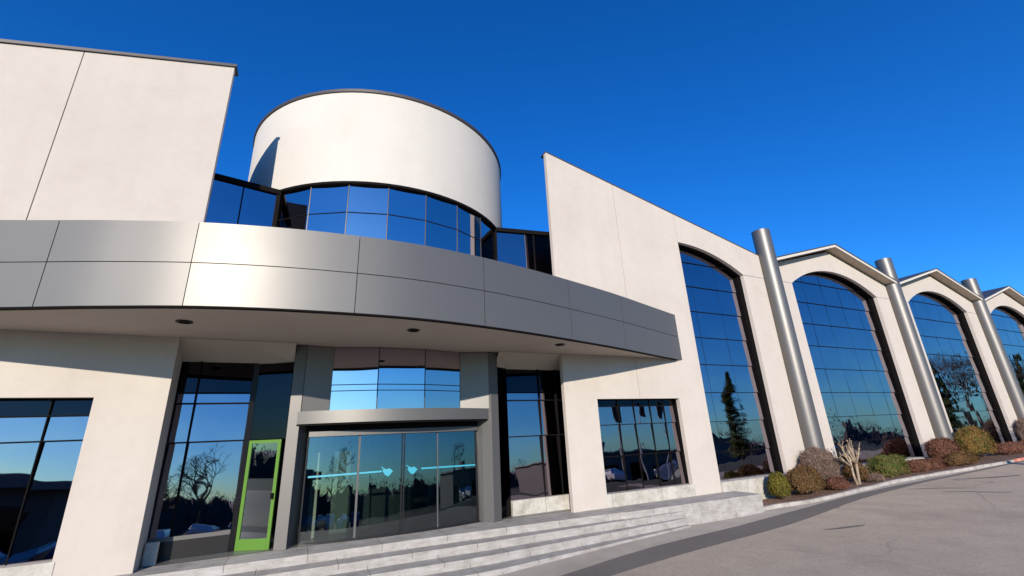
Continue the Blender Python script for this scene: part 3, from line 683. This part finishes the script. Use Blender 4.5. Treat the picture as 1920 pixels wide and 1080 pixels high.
def leafmat(name, cols, rough=.7, scale=3.0):
    mt = mat(name, cols[0], rough, 0, .2); t, bb = nodes(mt)
    ge = t.nodes.new('ShaderNodeNewGeometry'); tc = t.nodes.new('ShaderNodeTexCoord')
    n = t.nodes.new('ShaderNodeTexNoise'); n.inputs['Scale'].default_value = scale; n.inputs['Detail'].default_value = 3
    t.links.new(tc.outputs['Object'], n.inputs['Vector'])
    ad = t.nodes.new('ShaderNodeMath'); ad.operation = 'MULTIPLY_ADD'; ad.inputs[1].default_value = .45
    t.links.new(ge.outputs['Random Per Island'], ad.inputs[0])
    mr = t.nodes.new('ShaderNodeMapRange'); mr.inputs[1].default_value = .3; mr.inputs[2].default_value = .7; mr.inputs[4].default_value = .55
    t.links.new(n.outputs[0], mr.inputs[0]); t.links.new(mr.outputs[0], ad.inputs[2])
    r = t.nodes.new('ShaderNodeValToRGB')
    while len(r.color_ramp.elements) < len(cols): r.color_ramp.elements.new(.5)
    for i, (e, c_) in enumerate(zip(r.color_ramp.elements, cols)): e.position = i/(len(cols)-1); e.color = (*c_, 1)
    t.links.new(ad.outputs[0], r.inputs[0]); t.links.new(r.outputs[0], bb.inputs['Base Color'])
    return mt
M['lf_yellow'] = leafmat('yellow_green_leaves', [(.035,.035,.006),(.10,.085,.012),(.18,.145,.02)])
M['lf_brown'] = leafmat('brown_green_leaves', [(.02,.016,.006),(.085,.048,.018),(.14,.075,.03),(.05,.05,.012)])
M['lf_twig'] = leafmat('grey_brown_twigs', [(.05,.032,.024),(.17,.115,.09),(.28,.20,.16)])
M['lf_green'] = leafmat('box_green_leaves', [(.02,.035,.006),(.05,.085,.012),(.13,.11,.03),(.18,.13,.06)])
M['lf_red'] = leafmat('russet_leaves', [(.03,.014,.010),(.12,.05,.03),(.20,.095,.06)])
M['lf_orange'] = leafmat('orange_green_leaves', [(.03,.05,.008),(.09,.085,.018),(.21,.10,.03),(.07,.09,.015)], scale=1.6)
M['bark'] = noisecol(mat('pale_bark', (.45,.36,.26), .85), [(9, 6, [(.3,(.13,.09,.07)),(.6,(.32,.25,.17)),(.8,(.46,.38,.27))], 1, 'MIX')], (40,.5,.02))
M['bark_dark'] = mat('dark_bark', (.06,.045,.035), .9)
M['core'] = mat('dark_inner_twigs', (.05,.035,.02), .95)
def shrub(name, x, y, rx, rz, mt, label, cat='shrub', ry=None, n=5000, leaf=.035, zoff=0, boxy=2.0, twig=False, group=None):
    c = P(x, y, gz(x)+.004+zoff); e = empty(name, c, label, cat, group)
    rx *= S; rz *= S; ry = (ry*S if ry else rx)
    rnd = random.Random(hash(name+str(round(x*1000))) if False else int(x*9973+y*131)); b = MB()
    off = Vector((rnd.random()*50, rnd.random()*50, 0))
    for _ in range(n):
        while True:
            d = Vector((rnd.gauss(0,1), rnd.gauss(0,1), rnd.gauss(0,1))).normalized()
            if d.z > -.55: break
        if boxy > 2: 
            k = (abs(d.x)**boxy+abs(d.y)**boxy+abs(d.z)**boxy)**(-1/boxy)
        else: k = 1
        lump = 1+.16*noise.noise(d*2.0+off)+.12*noise.noise(d*5+off)+.05*noise.noise(d*11+off)
        rad = k*lump*(1-rnd.gauss(.03, .075))
        p = c+Vector((d.x*rx*rad, d.y*ry*rad, rz*.55+d.z*rz*.55*rad))
        if p.z < c.z: p.z = c.z+rnd.random()*.05
        nrm = (d+Vector((rnd.gauss(0,.6), rnd.gauss(0,.6), rnd.gauss(0,.6)))).normalized()
        u = nrm.orthogonal().normalized(); a = rnd.random()*6.28; v = nrm.cross(u); u, v = u*math.cos(a)+v*math.sin(a), v*math.cos(a)-u*math.sin(a)
        s_ = leaf*(.6+.8*rnd.random())
        if not twig and rnd.random() < .05:
            dd = (d+Vector((rnd.gauss(0,.3),rnd.gauss(0,.3),rnd.gauss(.2,.3)))).normalized(); sd_ = dd.cross(nrm).normalized()*.005; L = leaf*(2+3*rnd.random())
            b.add([p-dd*L*.5-sd_, p-dd*L*.5+sd_, p+dd*L], [(0,1,2)])
        if twig:
            dd = (d+Vector((rnd.gauss(0,.45),rnd.gauss(0,.45),rnd.gauss(0,.45)))).normalized(); sd_ = dd.cross(nrm).normalized()
            L = leaf*4*(.5+rnd.random()); wt = .005+.004*rnd.random()
            b.add([p-dd*L-sd_*wt, p-dd*L+sd_*wt, p+sd_*wt*.4, p-sd_*wt*.4], [(0,1,2,3)])
            if rnd.random() < .45: b.add([p+u*s_*.5, p+v*s_*.3, p-u*s_*.5, p-v*s_*.3], [(0,1,2,3)])
        else:
            b.add([p+u*s_, p+v*s_*.6, p-u*s_, p-v*s_*.6], [(0,1,2,3)])
    b.build('foliage', mt, e)
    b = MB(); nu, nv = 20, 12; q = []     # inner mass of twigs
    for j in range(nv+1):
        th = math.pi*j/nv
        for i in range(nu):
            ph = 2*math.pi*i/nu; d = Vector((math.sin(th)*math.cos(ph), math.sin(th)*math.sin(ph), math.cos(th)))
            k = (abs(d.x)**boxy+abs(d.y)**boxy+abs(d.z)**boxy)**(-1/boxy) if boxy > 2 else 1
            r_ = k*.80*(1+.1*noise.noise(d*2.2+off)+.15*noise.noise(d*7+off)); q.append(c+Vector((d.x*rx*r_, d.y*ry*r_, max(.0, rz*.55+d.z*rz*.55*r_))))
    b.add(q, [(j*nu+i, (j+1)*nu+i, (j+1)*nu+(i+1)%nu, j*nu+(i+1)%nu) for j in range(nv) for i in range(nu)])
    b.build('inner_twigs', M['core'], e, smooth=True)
    return e
shrub('round_shrub', 1.325, .948, .027, .070, M['lf_yellow'], 'small yellow-green clipped shrub at the left end of the bed, beside the platform', n=5500, leaf=.024)
shrub('round_shrub', 1.435, .935, .064, .074, M['lf_brown'], 'low wide brown-green clipped shrub just right of the yellow-green one', n=13000, leaf=.022, ry=.035)
shrub('round_shrub', 1.575, .966, .084, .112, M['lf_twig'], 'large round grey-brown twiggy shrub at the foot of the first steel column', n=20000, leaf=.022, twig=True, ry=.030)
shrub('round_shrub', 1.56, .916, .040, .036, M['lf_red'], 'low russet shrub between the brown clipped shrub and the pruned tree', n=5000, leaf=.022, ry=.024, boxy=1.8)
shrub('round_shrub', 1.745, .955, .033, .062, M['lf_brown'], 'small brown round shrub behind the pruned tree', n=6000, leaf=.024)
shrub('round_shrub', 1.785, .925, .040, .026, M['lf_twig'], 'low twiggy mound between the pruned tree and the green hedge', n=4000, leaf=.02, ry=.024, twig=True)
shrub('box_hedge', 1.955, .952, .072, .060, M['lf_green'], 'low rectangular green clipped hedge below the second arched window', 'hedge', n=13000, leaf=.022, boxy=9, ry=.03)
shrub('low_hedge', 2.17, .945, .12, .036, M['lf_red'], 'low russet ground-hugging hedge right of the green box hedge', 'hedge', n=12000, leaf=.024, boxy=3, ry=.035)
shrub('round_shrub', 2.39, .955, .095, .078, M['lf_red'], 'reddish-brown rounded shrub at the foot of the second steel column', n=13000, leaf=.026, zoff=.014*S*.1, ry=.035)
shrub('round_shrub', 2.39, .908, .105, .046, M['lf_brown'], 'low dark green-brown mound in front of the reddish rounded shrub', n=11000, leaf=.024, ry=.028)
shrub('round_shrub', 2.66, .95, .115, .118, M['lf_orange'], 'big orange and green dome shrub, the largest in the bed', n=20000, leaf=.027, ry=.044)
shrub('low_hedge', 3.12, .93, .29, .040, M['lf_red'], 'long low dark red hedge at the right edge of the picture', 'hedge', n=17000, leaf=.027, boxy=4, ry=.035)
shrub('round_shrub', 3.32, .968, .09, .125, M['lf_twig'], 'grey-brown twiggy shrub in front of the third steel column', n=12000, leaf=.024, twig=True, ry=.03)

# pruned (pollarded) tree
def pollard(x, y, label):
    K = 1.17
    c = P(x, y, gz(x)); e = empty('pruned_tree', c, label, 'tree'); rnd = random.Random(11); b = MB(); kn = None
    for sx, hh in ((-.10, .62), (.10, .70)):
        base = c+Vector((sx*.6, 0, 0)); top = c+Vector((sx*1.8+.02, 0, hh*K)); b.tube([base, base.lerp(top,.5)+Vector((sx*.25,.02,0)), top], [.055,.045,.042], 8)
        for k in range(7):
            a = rnd.uniform(-1.15, 1.15)+sx*3; ay = rnd.uniform(-.35,.35); L = rnd.uniform(.42,.78)
            p1 = top+Vector((math.sin(a)*L*.45, ay*.3, math.cos(a)*L*.4+.05)); p2 = top+Vector((math.sin(a)*L*.85, ay*.5, math.cos(a)*L*.8+.12))
            b.tube([top-Vector((0,0,.03)), p1, p2], [.036,.030,.026], 7)
            b.tube([p2-Vector((0,0,.03)), p2, p2+Vector((0,0,.04))], [.022,.045,.02], 7)
            for q in range(3):
                a2 = a+rnd.uniform(-.8,.8); p3 = p2+Vector((math.sin(a2)*.22, rnd.uniform(-.12,.12), abs(math.cos(a2))*.22))
                b.tube([p2, p2.lerp(p3,.5)+Vector((rnd.uniform(-.02,.02),0,.01)), p3], [.018,.012,.007], 5); b.tube([p3-Vector((0,0,.015)), p3, p3+Vector((0,0,.02))], [.012,.024,.010], 6)
    b.build('trunk', M['bark'], e, smooth=True)
pollard(1.69, .925, 'bare pale pruned tree with knobbly stubs standing in the planting bed')

# ---------------------------------------------------------------- what stands behind the camera (seen only in the glass)
def bare_tree(x, y, h, label, seed, group='bare winter trees opposite the building'):
    c = P(x, y, gz(x,y)); e = empty('bare_tree', c, label, 'tree', group); rnd = random.Random(seed); b = MB(); cr = MB()
    def grow(p, d, L, r, lv, mb):
        q = p+d*L; mb.tube([p, p.lerp(q,.5)+Vector((rnd.gauss(0,.05),rnd.gauss(0,.05),0))*L*.5, q], [r, r*.8, r*.6], 5 if lv < 2 else 3, cap=False)
        if lv >= 6: return
        for _ in range(3 if lv < 4 else 3):
            dd = (d+Vector((rnd.gauss(0,.5), rnd.gauss(0,.5), rnd.gauss(.1,.3)))).normalized(); grow(q, dd, L*rnd.uniform(.6,.82), r*.58, lv+1, cr)
    grow(c, Vector((0,0,1)), h*.24, h*.02, 0, b)
    b.build('trunk', M['bark_dark'], e); cr.build('crown', M['bark_dark'], e)
    return e
t1 = bare_tree(-.50, -2.7, 12.5, 'wide bare tree by the car park, opposite the left recess window', 3)
t2 = bare_tree(-.95, -3.3, 11.0, 'smaller bare tree further back in the car park', 5)
t3 = bare_tree(5.6, .1, 11, 'bare tree opposite the third arched bay', 8)
t4 = bare_tree(7.3, -.3, 12, 'tall bare tree opposite the last arched bays', 9)
t5 = bare_tree(2.7, -2.2, 9, 'bare tree opposite the square window', 10)
t6 = bare_tree(6.5, -.2, 12, 'big bare tree between the other two opposite the arched bays', 21)
t7 = bare_tree(8.3, -.2, 13, 'big bare tree furthest along the road', 22)
def conifer(x, y, h, label):
    c = P(x, y, gz(x,y)); e = empty('conifer_tree', c, label, 'tree'); rnd = random.Random(4); b = MB()
    b.tube([c, c+Vector((0,0,h*.98))], [h*.02, .02], 6); b.build('trunk', M['bark_dark'], e); b = MB()
    for i in range(5200):
        u = rnd.random()**.75; z = h*(.08+.92*(1-u)); r = h*.24*(u**.85)*(.75+.25*math.sin(z*7))*math.sqrt(rnd.random())*(1+.25*noise.noise(Vector((z,i%7,0))))
        a = rnd.random()*6.28; p = c+Vector((math.cos(a)*r, math.sin(a)*r, z-.12*r)); d = Vector((math.cos(a), math.sin(a), -.45)).normalized(); s_ = d.cross(Vector((0,0,1))).normalized()
        L = .38*(.5+rnd.random()); b.add([p-s_*.10, p+s_*.10, p+d*L], [(0,1,2)])
    b.build('crown', M['lf_green'], e)
conifer(6.1, -.25, 8.5, 'dark conifer among the bare trees opposite the third arched bay')
conifer(7.7, -.05, 9.5, 'dark conifer opposite the last arched bay')
conifer(3.85, -1.0, 9.6, 'tall dark conifer opposite the first arched bay')
# opposite building with a flat canopy
ob = empty('warehouse', P(-2,-2.7,gz(-2,-2.7)), 'dark low building with a flat overhanging roof, opposite the left window', 'building')
M['opp'] = mat('dark_cladding', (.10,.09,.09), .7); M['opp2'] = mat('opposite_fascia', (.14,.13,.14), .6)
b = MB(); b.box(-3.6,-1.65,-3.4,-2.7,-.6,.02); b.build('wall', M['opp'], ob)
b = MB(); b.box(-3.7,-1.50,-3.5,-2.5,.0205,.10); b.build('roof', M['opp2'], ob)
b = MB(); b.box(-3.5,-1.75,-2.698,-2.69,-.38,-.12); b.build('window', M['glass_dark'], ob)
ob2 = empty('factory', P(5,-3.6,gz(5,-3.6)), 'long low dark factory across the car park', 'building')
b = MB(); b.box(3.4,6.9,-4.6,-3.6,-.7,-.02); b.build('wall', M['opp'], ob2)
b = MB(); b.box(3.35,6.95,-4.65,-3.55,-.02,.0); b.box(4.3,4.38,-4.0,-3.9,.0001,.12); b.build('roof', M['opp2'], ob2)
b = MB(); [b.box(x,x+.3,-3.598,-3.59,-.42,-.2) for x in [3.6+.5*k for k in range(6)]]; build_each(b, 'window', M['glass_dark'], ob2)
# far tree belt
b = MB(); rnd = random.Random(2)
def wh(a): return 6.6+2.6*noise.noise(Vector((a*9, 0, 0)))+2.2*noise.noise(Vector((a*31, 5, 0)))+1.2*noise.noise(Vector((a*90, 5, 0)))
NA = 700; vs = []
for i in range(NA+1):
    a = -1.5+3.0*i/NA; h_ = wh(a)
    for D, z in ((92,0),(95,h_*.55),(101,h_),(108,h_*.9),(112,0)):
        D += 1.5*noise.noise(Vector((a*60, z, 1))); vs.append(Vector((math.sin(a)*D, -math.cos(a)*D, z+ZC*S-8)))
b.add(vs, [(5*i+k, 5*i+k+5, 5*i+k+6, 5*i+k+1) for i in range(NA) for k in range(4)])
for i in range(30000):
    a = rnd.uniform(-1.5, 1.5); D = rnd.uniform(92, 106); z = wh(a)*rnd.uniform(.3, 1.18)
    p = Vector((math.sin(a)*D, -math.cos(a)*D, z+ZC*S-8)); s_ = .45*rnd.random()+.12
    u = Vector((rnd.gauss(0,1), rnd.gauss(0,1), rnd.gauss(0,1))).normalized()*s_*.5; v = Vector((rnd.gauss(0,.5), rnd.gauss(0,.5), abs(rnd.gauss(0,1.5)))).normalized()*s_*1.6
    b.add([p, p+u, p+v], [(0,1,2)])
tag(b.build('far_woodland', M['bark_dark']), 'far belt of brown winter woodland beyond the car park', 'woodland', kind='stuff')
# flagpoles
M['flag'] = mat('dark_flag_cloth', (.015,.015,.03), .8); M['polep'] = mat('white_pole', (.6,.6,.6), .4, .3)
fp = None; labs = ['leftmost of the three white flagpoles', 'middle one of the three white flagpoles', 'rightmost of the three white flagpoles']
for k in range(3):
    x, y = 1.90+.19*k, -.35
    if fp is None:
        fp = empty('flagpole', P(x,y,gz(x,y)), labs[0], 'flagpole', 'flagpoles on the forecourt'); c = fp.location.copy()
        b = MB(); b.tube([c, c+Vector((0,0,5.6))], [.05,.03], 8); b.build('pole', M['polep'], fp)
        b = MB(); vs = []
        for i in range(6):
            for j in range(5): vs.append(c+Vector((.04+.55*i/5-.05*j, .08*math.sin(i*1.3+j*.4), 5.5-1.1*j/4-.35*i/5)))
        b.add(vs, [(i*5+j, i*5+j+1, i*5+j+6, i*5+j+5) for i in range(5) for j in range(4)]); b.build('flag', M['flag'], fp, smooth=True)
    else:
        o = copy_tree(fp); o.location = P(x,y,gz(x,y)); o['label'] = labs[k]
# parked cars
M['cw'] = mat('white_car_paint', (.7,.7,.7), .25); M['cs'] = mat('silver_car_paint', (.35,.36,.38), .3, .6); M['cb'] = mat('blue_car_paint', (.03,.06,.15), .25)
M['tyre'] = mat('tyre_rubber', (.02,.02,.02), .9); M['rim'] = mat('wheel_rim', (.4,.4,.4), .3, 1)
def car(x, y, rz, mt, label):
    e = empty('parked_car', (0,0,0), label, 'car', 'cars parked across the forecourt')
    prof = [(-2.1,.35),(-2.15,.75),(-1.95,.95),(-1.25,1.02),(-.65,1.42),(.75,1.46),(1.45,1.05),(2.0,.95),(2.1,.7),(2.05,.35)]
    def loft(pr, w0, w1, zs0):
        b = MB(); n = len(pr); v = []
        for sx in (-1,1): v += [Vector((px, sx*(w0 if pz < zs0 else w1), pz)) for px, pz in pr]
        b.add(v, [tuple(range(n)), tuple(range(2*n-1,n-1,-1))]+[(i,i+n,(i+1)%n+n,(i+1)%n) for i in range(n)]); return b
    b = loft(prof, .88, .66, 1.1); b.build('body', mt, e, bevel=.05)
    b = MB(); v = [(-1.12,.98),(-.62,1.38),(.70,1.41),(1.32,1.04)]
    b.add([Vector((px, s*(.865 if pz < 1.1 else .70), pz)) for s in (-1,1) for px, pz in v], [(0,1,2,3),(7,6,5,4)]); b.build('side_window', M['glass_dark'], e)
    b = MB(); b.add([Vector((-1.27,-.72,1.035)),Vector((-1.27,.72,1.035)),Vector((-.70,.60,1.41)),Vector((-.70,-.60,1.41))],[(0,1,2,3)]); b.build('windscreen', M['glass_dark'], e)
    for px in (-1.3,1.3):
        for s in (-1,1):
            b = MB(); b.tube([Vector((px,s*.72,.32)),Vector((px,s*.90,.32))],[.32]*2,18); wv = b.build('wheel', M['tyre'], e); b = MB(); b.tube([Vector((px,s*.90,.32)),Vector((px,s*.912,.32))],[.2]*2,14); b.build('rim', M['rim'], wv)
    for s in (-.62,.62):
        b = MB(); b.mbox((-2.14,s,.72),(.06,.32,.14)); b.build('headlight', M['rim'], e)
    e.location = P(x,y,gz(x,y)); e.rotation_euler = (0,0,rz); return e
labs = ['white car parked nearest the low building', 'silver car parked second from the low building', 'dark blue car parked third from the low building', 'silver car parked fourth from the low building', 'white car at the far end of the row',
        'white car parked opposite the left recess window','dark blue car parked opposite the left recess window','silver car parked opposite the square window','white car parked opposite the square window','dark blue car parked opposite the first arched bay','silver car parked opposite the second arched bay']
mts = ['cw','cs','cb','cs','cw','cw','cb','cs','cw','cb','cs']; pos = [(-1.62+.23*k, -2.0) for k in range(5)]+[(-.44,-2.2),(-.2,-2.2),(2.9,-2.2),(3.15,-2.2),(3.9,-2.0),(5.9,-1.6)]
for k in range(11): car(pos[k][0], pos[k][1], R_(90+2*math.sin(k*3)), M[mts[k]], labs[k])
